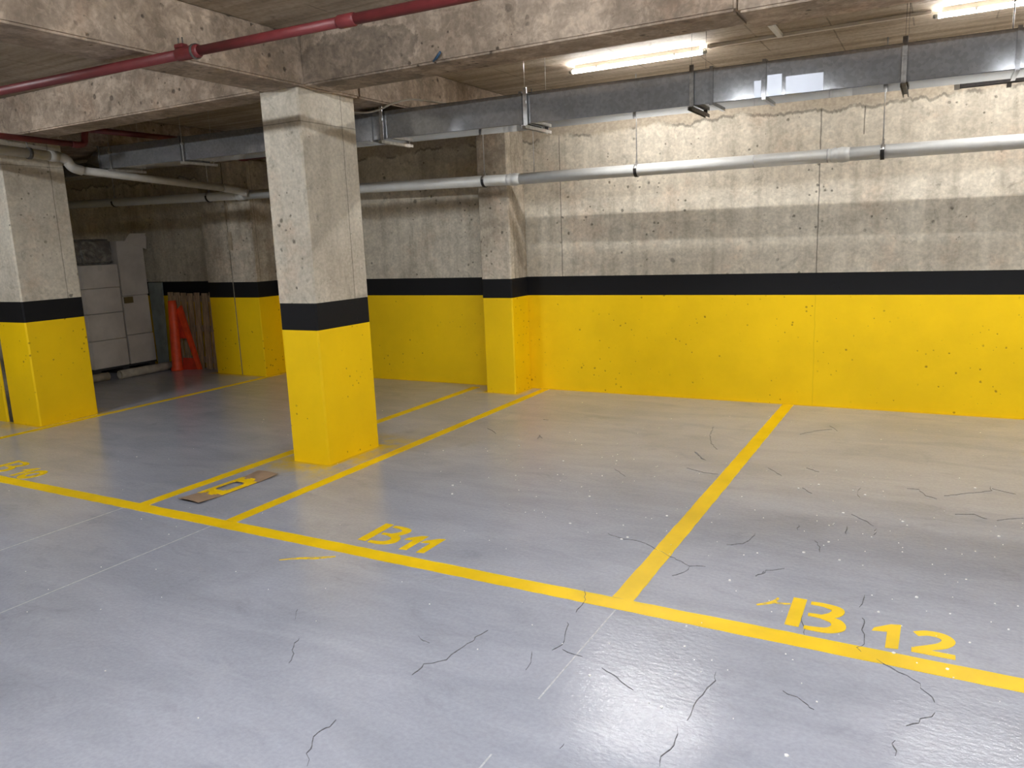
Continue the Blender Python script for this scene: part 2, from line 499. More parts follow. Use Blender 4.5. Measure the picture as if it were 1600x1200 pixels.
column('concrete_column', -8.32, -7.88, 4.03, 4.609, 'column', 'column just beyond the foam joint at the left picture edge', 'column')
column('wall_pilaster', -4.077, -3.732, 6.771, YW, 'pilaster', 'wall pilaster at the back end of the line beside bay B11', 'pilaster')
column('wall_pilaster', -7.695, -7.28, 6.80, YW, 'pilaster', 'dim wall pilaster half just right of the vertical foam joint', 'pilaster', 0.004)
column('wall_pilaster', -8.158, -7.72, 6.807, YW, 'pilaster', 'dim wall pilaster half beside the wooden pallets', 'pilaster', 0.004)
jf = boxobj('joint_filler', (-7.879, -7.791, 4.05, 4.60, 0, ZBEAM), 'joint', loc=(-7.81, 4.33, 0))
tag(jf, 'rough grey foam filling the gap beside the left column', 'joint filler')
jf = boxobj('joint_filler', (-7.7192, -7.6958, 6.811, YW, 0, ZBEAM), 'joint', loc=(-7.706, 6.95, 0))
tag(jf, 'thin dark filler strip between the two dim pilaster halves', 'joint filler')

# ------------------------------------------------------------------ beams
def beam(x0, x1, y0, y1, label, z0=ZBEAM, bev=0.012, m='beam'):
    o = boxobj('concrete_beam', (x0, x1, y0, y1, z0, ZSLAB), m, bev=bev, loc=((x0 + x1) / 2, (y0 + y1) / 2, z0))
    return tag(o, label, 'beam')
beam(-3.745, -0.938, 4.055, 4.37, 'cross beam running right from the middle column to the beam joint', m='beam_patched')
beam(-0.932, XR, 4.075, 4.44, 'cross beam beyond the joint above bay B 12', 2.592)
beam(-7.33, -4.10, 4.015, 4.305, 'cross beam between the left column and the middle column')
beam(XL, -8.33, 4.015, 4.305, 'cross beam left of the left column, mostly out of view')
beam(-4.10, -3.745, YF, 4.63, 'long beam running from the middle column towards the viewer')
beam(-4.10, -3.745, 4.63, YW, 'beam running from the middle column back to the wall pilaster')
beam(-8.32, -7.33, YF, YW, 'beam above the left column running front to back')

# ------------------------------------------------------------------ paint on the floor
PZ = 0.0016
def floor_line(x0, x1, y0, y1, label, jitter=0.004):
    bm = bmesh.new()
    along_x = (x1 - x0) > (y1 - y0)
    n = int(max(x1 - x0, y1 - y0) / 0.06)
    a, b = [], []
    for i in range(n + 1):
        t = i / n
        j0, j1 = random.uniform(-jitter, jitter) * .5, random.uniform(-jitter, jitter) * .5
        if along_x:
            x = x0 + (x1 - x0) * t; a.append((x, y0 + j0)); b.append((x, y1 + j1))
        else:
            y = y0 + (y1 - y0) * t; a.append((x0 + j0, y)); b.append((x1 + j1, y))
    A = [bm.verts.new((*p, PZ)) for p in a]; B = [bm.verts.new((*p, PZ)) for p in b]
    A0 = [bm.verts.new((*p, 0)) for p in a]; B0 = [bm.verts.new((*p, 0)) for p in b]
    for i in range(n):
        bm.faces.new((A[i], A[i + 1], B[i + 1], B[i]))
        bm.faces.new((A0[i], A0[i + 1], A[i + 1], A[i]))
        bm.faces.new((B0[i], B[i], B[i + 1], B0[i + 1]))
    return obj('bay_line', bm, 'line', floor, label=label)
floor_line(XL + 1, XR - .3, 2.838, 2.935, 'long yellow line along the open ends of the bays')
floor_line(-1.177, -1.081, 2.936, 7.10, 'yellow line between bays B11 and B 12')
floor_line(-3.594, -3.508, 2.936, 7.10, 'yellow line right of the middle column')
floor_line(-4.373, -4.287, 2.936, 6.98, 'yellow line left of the middle column')
floor_line(-7.27, -7.19, 2.936, 7.0, 'thin yellow line beside the left column')
floor_line(1.26, 1.356, 2.936, 7.10, 'yellow line at the right end of bay B 12')

def strokes(name, items, parent, m='line', label=None):
    bm = bmesh.new()
    for k, (kind, pts, w) in enumerate(items):
        top = PZ + 0.0005 * k
        if kind == 's':
            sp = smooth_path([(x, y, 0) for x, y in pts], 5)
            ww = lerp_list(w, len(sp)) if isinstance(w, (list, tuple)) else w
            stroke(bm, [(p.x, p.y) for p in sp], ww, 0.0, top)
        else:
            prism(bm, pts, 0.0, top)
    return obj(name, bm, m, parent, label=label)
def rect(x0, x1, y0, y1, sk=0.0):
    return [(x0, y0), (x1, y0), (x1 + sk, y1), (x0 + sk, y1)]
def letter_B(dx, dy, par, m='line'):
    it = [('p', rect(-0.468 + dx, -0.414 + dx, 2.992 + dy, 3.246 + dy, -0.004), 0),
          ('s', [(-0.399 + dx, 3.222 + dy), (-0.345 + dx, 3.222 + dy), (-0.293 + dx, 3.200 + dy), (-0.300 + dx, 3.152 + dy), (-0.345 + dx, 3.118 + dy)], [0.026, 0.032, 0.05, 0.046, 0.02]),
          ('s', [(-0.396 + dx, 3.114 + dy), (-0.345 + dx, 3.114 + dy), (-0.288 + dx, 3.092 + dy), (-0.276 + dx, 3.045 + dy), (-0.315 + dx, 3.006 + dy), (-0.396 + dx, 2.998 + dy)], [0.024, 0.03, 0.05, 0.056, 0.04, 0.026])]
    return strokes('letter_b', it, par, m)
def digit_1(dx, dy, par, m='line'):
    it = [('p', [(-0.104 + dx, 2.962 + dy), (-0.060 + dx, 2.970 + dy), (-0.058 + dx, 3.170 + dy), (-0.094 + dx, 3.160 + dy), (-0.150 + dx, 3.108 + dy), (-0.157 + dx, 3.080 + dy), (-0.104 + dx, 3.092 + dy)], 0)]
    return strokes('digit_one', it, par, m)
def digit_2(dx, dy, par):
    it = [('s', [(-0.006 + dx, 3.120 + dy), (0.034 + dx, 3.142 + dy), (0.082 + dx, 3.138 + dy), (0.104 + dx, 3.108 + dy), (0.088 + dx, 3.066 + dy), (0.045 + dx, 3.030 + dy), (0.000 + dx, 3.000 + dy)], [0.034, 0.038, 0.044, 0.046, 0.042, 0.036, 0.03]),
          ('p', rect(-0.017 + dx, 0.125 + dx, 2.972 + dy, 3.006 + dy), 0)]
    return strokes('digit_two', it, par)
def bay_number(loc, label):
    o = bpy.data.objects.new('bay_number', None); COL.objects.link(o)
    o.parent = floor; o.location = loc; o['label'] = label
    return o
n12 = bay_number((-0.17, 3.1, 0), 'yellow stencilled B 12')
letter_B(0, 0, n12); digit_1(0, 0, n12); digit_2(0, 0, n12)
n11 = bay_number((-2.44, 3.1, 0), 'yellow stencilled B11')
letter_B(-2.198, 0.02, n11); digit_1(-2.274, 0.03, n11); digit_1(-2.166, 0.032, n11)
n10 = bay_number((-5.95, 3.1, 0), 'yellow stencilled B10')
letter_B(-5.79, -0.01, n10); digit_1(-5.79, 0.0, n10)
it = [('s', [(-5.742 + 0.062 * math.cos(a), 3.045 + 0.075 * math.sin(a)) for a in [2 * math.pi * k / 12 for k in range(13)]], 0.052)]
strokes('digit_zero', it, n10)
# stray paint and chalk
strokes('paint_smear', [('s', [(-2.86, 2.635), (-2.78, 2.69), (-2.70, 2.73), (-2.62, 2.785)], [0.006, 0.02, 0.03, 0.012])], floor, 'worn_line', 'thin smeared yellow stroke')
strokes('paint_smear', [('s', [(-0.60, 3.115), (-0.545, 3.165), (-0.53, 3.215)], [0.01, 0.02, 0.008]), ('s', [(-0.545, 3.165), (-0.50, 3.17), (-0.475, 3.18)], [0.01, 0.012, 0.008])], floor, 'worn_line', 'faint yellow test mark')
def chalk(pts):
    bm = bmesh.new(); stroke(bm, pts, 0.006, 0, 0.0006); obj('chalk_line', bm, 'chalk', floor, label='snapped white chalk line')
chalk([(-3.606, 0.6), (-3.600, 2.2), (-3.597, 2.832)])
chalk([(-1.127, 2.12), (-1.125, 2.5), (-1.122, 2.832)]); chalk([(-1.127, 1.3), (-1.127, 1.8)])
chalk([(-4.40, 2.1), (-4.395, 2.832)])
CRACKS=[[(-1.467,3.613),(-1.363,3.573),(-1.295,3.579),(-1.225,3.551),(-1.179,3.515),(-1.131,3.492),(-1.081,3.45),(-1.012,3.418),(-0.962,3.38),(-0.893,3.406)],[(-0.962,3.38),(-0.965,3.31),(-1.006,3.245)],[(-0.663,3.396),(-0.641,3.424),(-0.637,3.463)],[(-1.482,5.322),(-1.356,5.11)],[(-1.419,4.904),(-1.284,4.841),(-1.19,4.841)],[(-1.859,4.713),(-1.727,4.574)],[(-0.867,3.705),(-0.797,3.746),(-0.774,3.824),(-0.77,3.921)],[(-1.319,2.961),(-1.272,2.863),(-1.267,2.8),(-1.263,2.739)],[(-1.262,2.649),(-1.245,2.613),(-1.227,2.551),(-1.204,2.48),(-1.223,2.426)],[(-1.29,2.388),(-1.267,2.336),(-1.25,2.26)],[(-1.189,2.448),(-1.099,2.432)],[(-1.005,2.391),(-0.96,2.371),(-0.911,2.338),(-0.852,2.306)],[(-0.626,2.538),(-0.613,2.482),(-0.628,2.427),(-0.631,2.378),(-0.64,2.338),(-0.638,2.274),(-0.638,2.218)],[(-0.656,2.172),(-0.644,2.111),(-0.643,2.056),(-0.659,2.012),(-0.648,1.969)],[(-0.947,1.94),(-0.949,1.914)],[(-1.525,2.456),(-1.543,2.392),(-1.536,2.368),(-1.546,2.33),(-1.554,2.267),(-1.555,2.197),(-1.587,2.157),(-1.617,2.137),(-1.61,2.087),(-1.613,2.056)],[(-1.759,2.301),(-1.719,2.277),(-1.685,2.273)],[(-2.38,2.267),(-2.325,2.197)],[(-2.192,2.082),(-2.182,2.045),(-2.15,1.999),(-2.111,1.959),(-2.092,1.923)],[(-1.684,1.726),(-1.677,1.687),(-1.69,1.662),(-1.69,1.625),(-1.663,1.589),(-1.652,1.552),(-1.607,1.508)],[(-0.207,3.393),(-0.209,3.329),(-0.217,3.263)],[(-0.199,3.17),(-0.187,3.135),(-0.192,3.069),(-0.178,3.007),(-0.174,2.958),(-0.197,2.919),(-0.179,2.892)],[(-0.126,2.862),(-0.077,2.825),(-0.024,2.792),(0.018,2.757),(0.033,2.711),(0.054,2.687),(0.062,2.657)],[(0.063,2.597),(0.035,2.553),(0.019,2.514),(-0.016,2.482)],[(-0.042,2.391),(-0.045,2.357),(-0.038,2.31)],[(-0.393,2.517),(-0.343,2.5),(-0.304,2.467),(-0.283,2.45)],[(-0.659,3.389),(-0.639,3.43),(-0.632,3.475),(-0.558,3.53)],[(-0.415,3.097),(-0.384,2.936)],[(-0.927,5.095),(-0.876,5.039),(-0.816,4.951)],[(-0.699,5.183),(-0.613,5.123)],[(-0.347,4.88),(-0.356,4.781),(-0.336,4.696)],[(-0.038,4.972),(-0.002,4.862),(0.055,4.825)],[(0.091,4.9),(0.196,4.989),(0.336,5.098),(0.332,5.185)],[(0.338,5.139),(0.452,5.077)],[(-0.354,4.389),(-0.31,4.341),(-0.268,4.306),(-0.232,4.246)],[(-0.215,4.216),(-0.223,4.117)],[(-0.355,4.194),(-0.347,4.076)],[(-0.587,4.121),(-0.576,4.039)],[(-0.481,3.927),(-0.445,3.853),(-0.436,3.782)],[(0.143,4.595),(0.233,4.633),(0.29,4.578)],[(0.333,4.571),(0.385,4.618),(0.456,4.66)],[(-0.871,6.057),(-0.756,6.231),(-0.67,6.289)],[(-0.702,6.415),(-0.625,6.251)],[(-0.661,4.754),(-0.594,4.669)],[(-0.101,4.963),(-0.038,4.972)],[(-1.54,6.09),(-1.498,5.804),(-1.421,5.556),(-1.34,5.421)],[(-1.482,5.322),(-1.346,5.114)],[(-3.266,5.404),(-3.172,5.336),(-3.1,5.264)],[(-2.961,5.847),(-2.908,5.85)],[(-2.694,5.211),(-2.743,5.352),(-2.68,5.268)]]

for c in CRACKS:
    pts = []
    for (xa, ya), (xb, yb) in zip(c, c[1:]):
        k = max(2, int(math.hypot(xb - xa, yb - ya) / 0.025))
        for i in range(k):
            t = i / k; j = 0.007 if i else 0.0
            pts.append((xa + (xb - xa) * t + random.uniform(-j, j), ya + (yb - ya) * t + random.uniform(-j, j)))
    pts.append(c[-1])
    far = math.hypot(*c[0])
    bm = bmesh.new()
    w = [0.0006 if i in (0, len(pts) - 1) else random.uniform(0.001, 0.0036) for i in range(len(pts))]
    stroke(bm, pts, w, 0.0, 0.0022)
    obj('crack', bm, 'crack', floor)
# flecks of plaster and paint nobody could count
bm = bmesh.new()
def fleck(x, y, s):
    a = random.uniform(0, 6.28); n = random.choice((4, 5, 6))
    prism(bm, [(x + s * random.uniform(.6, 1) * math.cos(a + 6.283 * i / n), y + s * random.uniform(.6, 1) * math.sin(a + 6.283 * i / n)) for i in range(n)], 0.0, 0.002 + s * 0.25)
for cx, cy, sx, sy, cnt in ((-0.25, 4.3, .55, .6, 70), (-2.15, 4.75, .35, .35, 26), (-1.75, 3.9, .3, .35, 16), (0.3, 3.6, .5, .5, 30), (-0.6, 2.5, .5, .3, 22)):
    for i in range(cnt):
        fleck(random.gauss(cx, sx), random.gauss(cy, sy), random.choice((.003, .003, .004, .005, .008)))
for i in range(140):
    fleck(random.uniform(-5.5, 1.2), random.uniform(1.4, 6.6), random.choice((.002, .003, .003, .004)))
fl = obj('paint_flecks', bm, 'fleck')
tag(fl, 'tiny white paint and plaster flecks strewn over the floor', 'debris', kind='stuff')

# ------------------------------------------------------------------ LED tubes
def glow(name, power, c):
    M = Mat(name)
    M.set('Base Color', (0.9, 0.92, 0.95, 1)); M.set('Emission Color', (*c, 1)); M.set('Emission Strength', power)
    return M.m
glow_row, glow_aisle = glow('led_tube_glow', TUBE_POWER, (1.0, 0.985, 0.965)), glow('led_tube_glow_cool', AISLE_POWER, (0.92, 0.96, 1.0))
def lamp(x, y, label, m, group, length=1.06):
    t = thing('tube_lamp', label, 'lamp', (x + length / 2, y, 2.868), group)
    rl_ = boxobj('mounting_rail', (x + .02, x + length - .02, y - .013, y + .013, 2.88, ZSLAB), 'white_plastic', t, 0.003)
    gt_ = tubeobj('glowing_tube', [(x, y, 2.868), (x + length, y, 2.868)], 0.0145, m, t, 16)
    for e, s in ((x, -1), (x + length, 1)):
        tubeobj('end_cap', [(e, y, 2.868), (e + s * .018, y, 2.868), (e + s * .03, y, 2.868)], 0.016, 'cap', gt_, 14, radii=[.016, .016, .01])
    for f in (.2, .8):
        boxobj('clip', (x + length * f - .008, x + length * f + .008, y - .018, y + .018, 2.864, 2.89), 'steel', rl_)
    return t
TY = 6.06
lamp(-2.70, TY + .01, 'lit white tube lamp on ceiling above bay B11', glow_row, 'ceiling tube lamps')
lamp(-0.10, TY, 'lit white tube lamp at the top right corner above bay B 12', glow_row, 'ceiling tube lamps')
lamp(2.45, TY, 'lit tube lamp of the rear row beyond the right picture edge', glow_row, 'ceiling tube lamps')
for ax, ay, w in ((-6.9, 0.7, 'left of the long beam'), (-2.0, 0.7, 'above the viewer'), (0.6, 0.7, 'beside the viewer to the right'), (3.1, 0.7, 'added at the right end for more light from that side')):
    lamp(ax, ay, 'lit aisle tube lamp out of view, ' + w, glow_aisle, 'aisle tube lamps')  # rightmost lamp is added to brighten the right-hand column faces

ct = thing('cable_trunking', 'thin beige cable trunking on the ceiling joining the two tube lamps', 'trunking', (-0.85, TY, 2.90))
boxobj('trunking_run', (-1.60, -0.14, TY + .012, TY + .036, 2.893, ZSLAB), 'conduit', ct, 0.002)
boxobj('lamp_lead', (-1.605, -1.585, TY, TY + .052, 2.893, ZSLAB), 'conduit', ct)
tk = boxobj('trunking_offcut', (-1.105, -1.068, 5.70, TY + .025, 2.889, ZSLAB), 'white_plastic', bev=0.002, loc=(-1.085, 5.94, ZSLAB))
tag(tk, 'short white trunking strip crossing to the beam between the lamps', 'trunking')

# ------------------------------------------------------------------ ventilation duct
DZ0, DZ1, DW = 2.342, 2.549, 0.30
def dz(x):                      # the duct hangs a little lower to the right
    return (-0.0122 if x < -3.0 else -0.005) * (x + 3.0)
def dy(x):                      # front face of the duct
    return 4.985 + (x + 3.0) * (0.004 if x < -3.0 else 0.022)
duct = thing('air_duct', 'long galvanised rectangular air duct hanging under the ceiling', 'duct', (-3.0, dy(-3) + DW / 2, DZ0))
secs = [(-7.30, -6.13), (-6.13, -5.0), (-5.0, -3.93), (-3.93, -2.62), (-2.62, -1.30), (-1.30, -0.985), (-0.985, 0.30), (0.30, 1.6), (1.6, 2.9), (2.9, 4.3)]
for a, b in secs:
    bm = bmesh.new()
    n = 8
    ys = [dy(a), dy(b)]
    za, zb = dz(a), dz(b)
    hexa(bm, [(a, ys[0], DZ0 + za), (a, ys[0] + DW, DZ0 + za), (a, ys[0] + DW, DZ1 + za), (a, ys[0], DZ1 + za)],
             [(b - .004, ys[1], DZ0 + zb), (b - .004, ys[1] + DW, DZ0 + zb), (b - .004, ys[1] + DW, DZ1 + zb), (b - .004, ys[1], DZ1 + zb)])
    bmesh.ops.bevel(bm, geom=list(bm.edges), offset=0.004, segments=1, affect='EDGES')
    obj('duct_section', bm, 'galv', duct)
for x in [s[0] for s in secs] + [4.3]:
    if abs(x + 3.93) < .01 or True:
        y = dy(x); e = 0.011
        bm = bmesh.new()
        for q in ((y - e, y, DZ0 - e, DZ1 + e), (y + DW, y + DW + e, DZ0 - e, DZ1 + e), (y, y + DW, DZ0 - e, DZ0), (y, y + DW, DZ1, DZ1 + e)):
            box(bm, x - .012, x + .010, q[0], q[1], q[2] + dz(x), q[3] + dz(x))
        obj('flange', bm, 'galv', duct)
for xa, xb, hh in ((-0.968, -0.885, .62), (-0.862, -0.655, .52), (-1.045, -1.004, .5)):   # shiny dents beside the seam
    bm = bmesh.new()
    hexa(bm, [(xa, dy(xa) - .0006, DZ0 + dz(xa) + .004), (xa, dy(xa) + .002, DZ0 + dz(xa) + .004), (xa, dy(xa) + .002, DZ0 + dz(xa) + .2 * hh), (xa, dy(xa) - .0006 - .0048 * hh, DZ0 + dz(xa) + .2 * hh)],
             [(xb, dy(xb) - .0006, DZ0 + dz(xb) + .004), (xb, dy(xb) + .002, DZ0 + dz(xb) + .004), (xb, dy(xb) + .002, DZ0 + dz(xb) + .2 * hh), (xb, dy(xb) - .0006 - .0048 * hh, DZ0 + dz(xb) + .2 * hh)])
    obj('shiny_dent', bm, 'galv_shiny', duct)
bm = bmesh.new()                # reducer at the left end, passing under the beam
y0, y1 = dy(-7.305), dy(-7.305) + 0.30
z0, z1 = DZ0 + dz(-7.305), DZ1 + dz(-7.305)
hexa(bm, [(-7.305, y0, z0), (-7.305, y0 + DW, z0), (-7.305, y0 + DW, z1), (-7.305, y0, z1)],
         [(-7.98, y1, 2.405), (-7.98, y1 + .26, 2.405), (-7.98, y1 + .26, 2.53), (-7.98, y1, 2.53)])
obj('reducer', bm, 'galv', duct, label='tapering end piece of the duct')
boxobj('narrow_branch', (-10.8, -7.98, y1, y1 + .26, 2.405, 2.53), 'galv', duct, 0.004)

def duct_hanger(x, m, label, wide=0.03, over=0.02):
    y = dy(x); z0, z1 = DZ0 + dz(x), DZ1 + dz(x)
    t = thing('duct_hanger', label, 'hanger', (x, y + DW / 2, ZSLAB), 'duct hangers')
    for yy in (y - .022, y + DW + .012):
        st_ = boxobj('strap', (x - wide / 2, x + wide / 2, yy, yy + .006, z0 - .012, z1 + .03), m, t)
        tubeobj('wire', [(x, yy + .003, z1), (x, yy + .003, ZSLAB)], 0.0012, m, t, 6)
        boxobj('nut', (x - .011, x + .011, yy - .006, yy + .014, z1 - .075, z1 - .055), m, st_)
    bm = bmesh.new()
    box(bm, x - wide / 2, x + wide / 2, y - .05, y + DW + .06, z0 - .016, z0 - .012)
    for s in (-1, 1):
        box(bm, x + s * wide / 2 - .002, x + s * wide / 2 + .002, y - .05, y + DW + .06, z0 - .034, z0 - .012)
    obj('bottom_channel', bm, m, t)
duct_hanger(-3.82, 'steel', 'zinc duct hanger right beside the middle column')
duct_hanger(-2.58, 'steel', 'zinc duct hanger straight above the pipe coupling by the pilaster')
duct_hanger(-1.42, 'rust', 'dark rusty duct hanger under the right end of the lit lamp', 0.026)
duct_hanger(-0.235, 'rust', 'dark rusty duct hanger left of the rail under the duct', 0.026)
duct_hanger(-6.08, 'steel', 'zinc duct hanger on the dim duct left of the middle column', 0.012)
duct_hanger(-7.12, 'steel', 'zinc duct hanger at the left end of the duct', 0.012)
rail = thing('support_rail', 'galvanised rail below the duct at the right picture edge', 'rail', (0.9, 5.72, 2.37))
bm = bmesh.new()
box(bm, 0.02, 3.2, 5.665, 5.670, 2.355, 2.41); box(bm, 0.02, 3.2, 5.665, 5.74, 2.408, 2.413); box(bm, 0.02, 3.2, 5.735, 5.74, 2.355, 2.41)
obj('channel', bm, 'galv', rail)
boxobj('end_plate', (0.015, 0.045, 5.655, 5.665, 2.34, 2.402), 'white_plastic', rail)
for x in (0.3, 1.5, 2.8):
    boxobj('foot', (x - .012, x + .012, 5.66, 5.70, 2.325, 2.345), 'rust', rail)
    tubeobj('rod', [(x, 5.70, 2.40), (x, 5.70, ZSLAB)], 0.004, 'rust', rail, 8)
tag(tubeobj('white_cable', smooth_path([(-4.35, 4.94, 2.590), (-4.15, 4.92, 2.583), (-4.02, 4.90, 2.565), (-3.90, 4.90, 2.548), (-3.78, 4.91, 2.560), (-3.68, 4.94, 2.595), (-3.56, 5.00, 2.616), (-3.42, 5.08, 2.594), (-3.30, 5.16, 2.570)]), 0.007, 'white_plastic', n=10),
    'loose white cable looping over the duct beside the middle column', 'cable')

# ------------------------------------------------------------------ grey drain pipe along the back wall
PY, PR = 6.717, 0.052
def pz(x):
    return 2.118 - (x + 3.62) * 0.0065 if x > -3.62 else 2.118 - (x + 3.62) * 0.0212
drain = thing('drain_pipe', 'long grey plastic drain pipe along the back wall', 'pipe', (-3.6, PY, pz(-3.6)))
runs = [-11.9, -7.305, -3.62, -0.72, 2.2, 4.55]
for a, b in zip(runs, runs[1:]):
    tubeobj('pipe_run', [(a, PY, pz(a)), (b, PY, pz(b))], PR, 'pvc', drain, 28)
for x in runs[1:-1]:
    o = tubeobj('coupling', [(x - .075, PY, pz(x)), (x - .07, PY, pz(x)), (x - .045, PY, pz(x)), (x - .04, PY, pz(x)), (x - .01, PY, pz(x)), (x - .005, PY, pz(x)), (x + .02, PY, pz(x)), (x + .06, PY, pz(x))], PR, 'pvc', drain, 28,
                radii=[.0535, .0535, .0605, .0535, .058, .0605, .058, .053])
ringobj('seam', (-1.384, PY, pz(-1.384)), (1, 0, 0), PR + .002, PR - .002, .006, 'chalk', drain)
ringobj('seam', (-0.82, PY, pz(-0.82)), (1, 0, 0), PR + .002, PR - .002, .008, 'chalk', drain)
def pipe_hanger(x, label):
    t = thing('pipe_hanger', label, 'hanger', (x, PY, ZSLAB), 'drain pipe hangers')
    cl_ = ringobj('clamp', (x, PY, pz(x)), (1, 0, 0), PR + .005, PR, .026, 'steel', t)
    bm = bmesh.new()
    # rubber lining shows on the lower half
    n = 14
    for (ri, ro) in ((PR + .004, PR + .008),):
        for w in (-.014,):
            loops = []
            for rr, o in ((ri, w), (ro, w), (ro, w + .028), (ri, w + .028)):
                loops.append([bm.verts.new((x + o, PY + math.cos(q) * rr, pz(x) + math.sin(q) * rr)) for q in (math.pi * 0.93 + math.pi * 1.1 * j / n for j in range(n + 1))])
            for k in range(4):
                for j in range(n):
                    bm.faces.new((loops[k][j], loops[k][j + 1], loops[(k + 1) % 4][j + 1], loops[(k + 1) % 4][j]))
    obj('rubber_lining', bm, 'rubber', cl_)
    boxobj('boss', (x - .01, x + .01, PY - .01, PY + .01, pz(x) + PR, pz(x) + PR + .03), 'steel', cl_)
    tubeobj('rod', [(x, PY, pz(x) + PR + .02), (x, PY, ZSLAB)], 0.005, 'steel', t, 8)
pipe_hanger(-3.955, 'pipe clamp on a rod in front of the lit pilaster')
pipe_hanger(-2.395, 'pipe clamp on a rod below the lit tube lamp')
pipe_hanger(-0.432, 'pipe clamp on a rod right of the last coupling')
pipe_hanger(-7.86, 'pipe clamp near the dim foam-jointed pilaster')
pipe_hanger(-9.67, 'pipe clamp above the stacked white cartons')
tag(tubeobj('threaded_rod', [(-3.41, PY, pz(-3.41) + PR + .002), (-3.41, PY, ZSLAB)], 0.004, 'steel', n=8), 'bare threaded rod meeting the pipe right of the pilaster', 'rod')

# white branch pipe past the left column
bx = -7.262
branch = thing('branch_pipe', 'white branch pipe stepping down past the left column into the drain pipe', 'pipe', (bx, 4.6, 2.4))
tubeobj('upper_run', [(bx, 3.1, 2.88), (bx, 3.1, 2.70), (bx, 3.1, 2.575), (bx, 3.14, 2.548), (bx, 3.2, 2.54), (bx, 4.47, 2.479)], 0.043, 'pvc_old', branch, 24)
tubeobj('elbow', smooth_path([(bx, 4.45, 2.48), (bx, 4.55, 2.474), (bx, 4.605, 2.45), (bx, 4.625, 2.415), (bx, 4.66, 2.384), (bx, 4.74, 2.364)], 5), 0.045, 'pvc_old', branch, 24)
tubeobj('sleeve', [(bx, 4.44, 2.4805), (bx, 4.52, 2.477)], 0.05, 'pvc_old', branch, 24)
tubeobj('lower_run', [(bx, 4.72, 2.366), (bx, 6.45, 2.262)], 0.038, 'pvc_old', branch, 24)
tubeobj('junction', smooth_path([(bx, 6.40, 2.265), (bx + .01, 6.52, 2.255), (bx + .05, 6.60, 2.235), (bx + .13, 6.66, 2.205)], 4), 0.045, 'pvc_old', branch, 24)
ringobj('clamp', (bx, 4.26, 2.4885), (0, 1, -.045), .052, .042, .03, 'rust', branch)
tubeobj('clamp_bolt', [(bx, 4.255, 2.53), (bx, 4.25, 2.60)], 0.007, 'steel', branch, 8)

# ------------------------------------------------------------------ red fire pipes
rp = thing('fire_pipe', 'thin red fire pipe crossing under the long beam at top left', 'pipe', (-3.9, 2.89, 2.55))
def ry(x): return 2.885 + (x + 3.6) * 0.038
tubeobj('pipe_run', [(-11.5, ry(-6), 2.552), (-5.0, ry(-5), 2.552), (-3.36, ry(-3.36), 2.552)], 0.026, 'red', rp, 18)
tubeobj('pipe_run', [(-3.36, ry(-3.36), 2.552), (-2.40, ry(-2.4), 2.552)], 0.0235, 'red', rp, 18)
tubeobj('pipe_run', [(-2.40, ry(-2.4), 2.552), (-1.0, ry(-1), 2.552), (4.4, ry(4), 2.552)], 0.025, 'red', rp, 18)
tubeobj('coupling', [(-3.50, ry(-3.5), 2.552), (-3.49, ry(-3.49), 2.552), (-3.35, ry(-3.35), 2.552), (-3.34, ry(-3.34), 2.552)], .03, 'red', rp, 18, radii=[.027, .033, .033, .026])
tubeobj('coupling', [(-2.46, ry(-2.46), 2.552), (-2.45, ry(-2.45), 2.552), (-2.37, ry(-2.37), 2.552), (-2.36, ry(-2.36), 2.552)], .03, 'red', rp, 18, radii=[.026, .03, .03, .026])
boxobj('clamp_bracket', (-3.50, -3.44, ry(-3.47) - .02, ry(-3.47) + .02, 2.578, 2.60), 'red', rp, 0.003)
ringobj('clamp_ring', (-3.37, ry(-3.37), 2.552), (1, 0, 0), .038, .03, .014, 'rust', rp)
for q in (-3.485, -3.455):
    tubeobj('bolt', [(q, ry(-3.47), 2.60), (q, ry(-3.47), 2.632)], 0.004, 'rust', rp, 8)

rx = -6.90
rl = thing('fire_pipe', 'red fire pipe bending up behind the left cross beam', 'pipe', (rx, 4.5, 2.55))
tubeobj('lower_run', [(rx, 3.25, 2.88), (rx, 3.25, 2.66), (rx, 3.26, 2.60), (rx, 3.31, 2.575), (rx, 3.83, 2.567), (rx, 4.46, 2.551)], 0.026, 'red', rl, 18)
tubeobj('rising_bend', smooth_path([(rx, 4.44, 2.551), (rx, 4.52, 2.551), (rx, 4.565, 2.575), (rx, 4.575, 2.64), (rx, 4.60, 2.685), (rx, 4.67, 2.693)], 5), 0.0285, 'red', rl, 18)
tubeobj('upper_run', [(rx, 4.65, 2.693), (rx, 6.19, 2.70)], 0.026, 'red', rl, 18)
tubeobj('rear_bend', smooth_path([(rx, 6.15, 2.70), (rx, 6.24, 2.69), (rx + .03, 6.27, 2.62), (rx + .09, 6.285, 2.548), (rx + .2, 6.287, 2.536)], 5), 0.027, 'red', rl, 18)
tubeobj('rear_run', [(rx + .18, 6.287, 2.536), (4.4, 6.287, 2.536)], 0.021, 'red', rl, 18, label='red pipe running behind the duct')

bp = thing('plastic_spacer', 'small blue plastic plug sticking out of the cross beam edge', 'plug', (-2.66, 4.05, 2.62))
tubeobj('stick', [(-2.700, 4.045, 2.606), (-2.664, 4.035, 2.624), (-2.630, 4.02, 2.645)], 0.008, 'blue', bp, 8, radii=[.006, .009, .007])

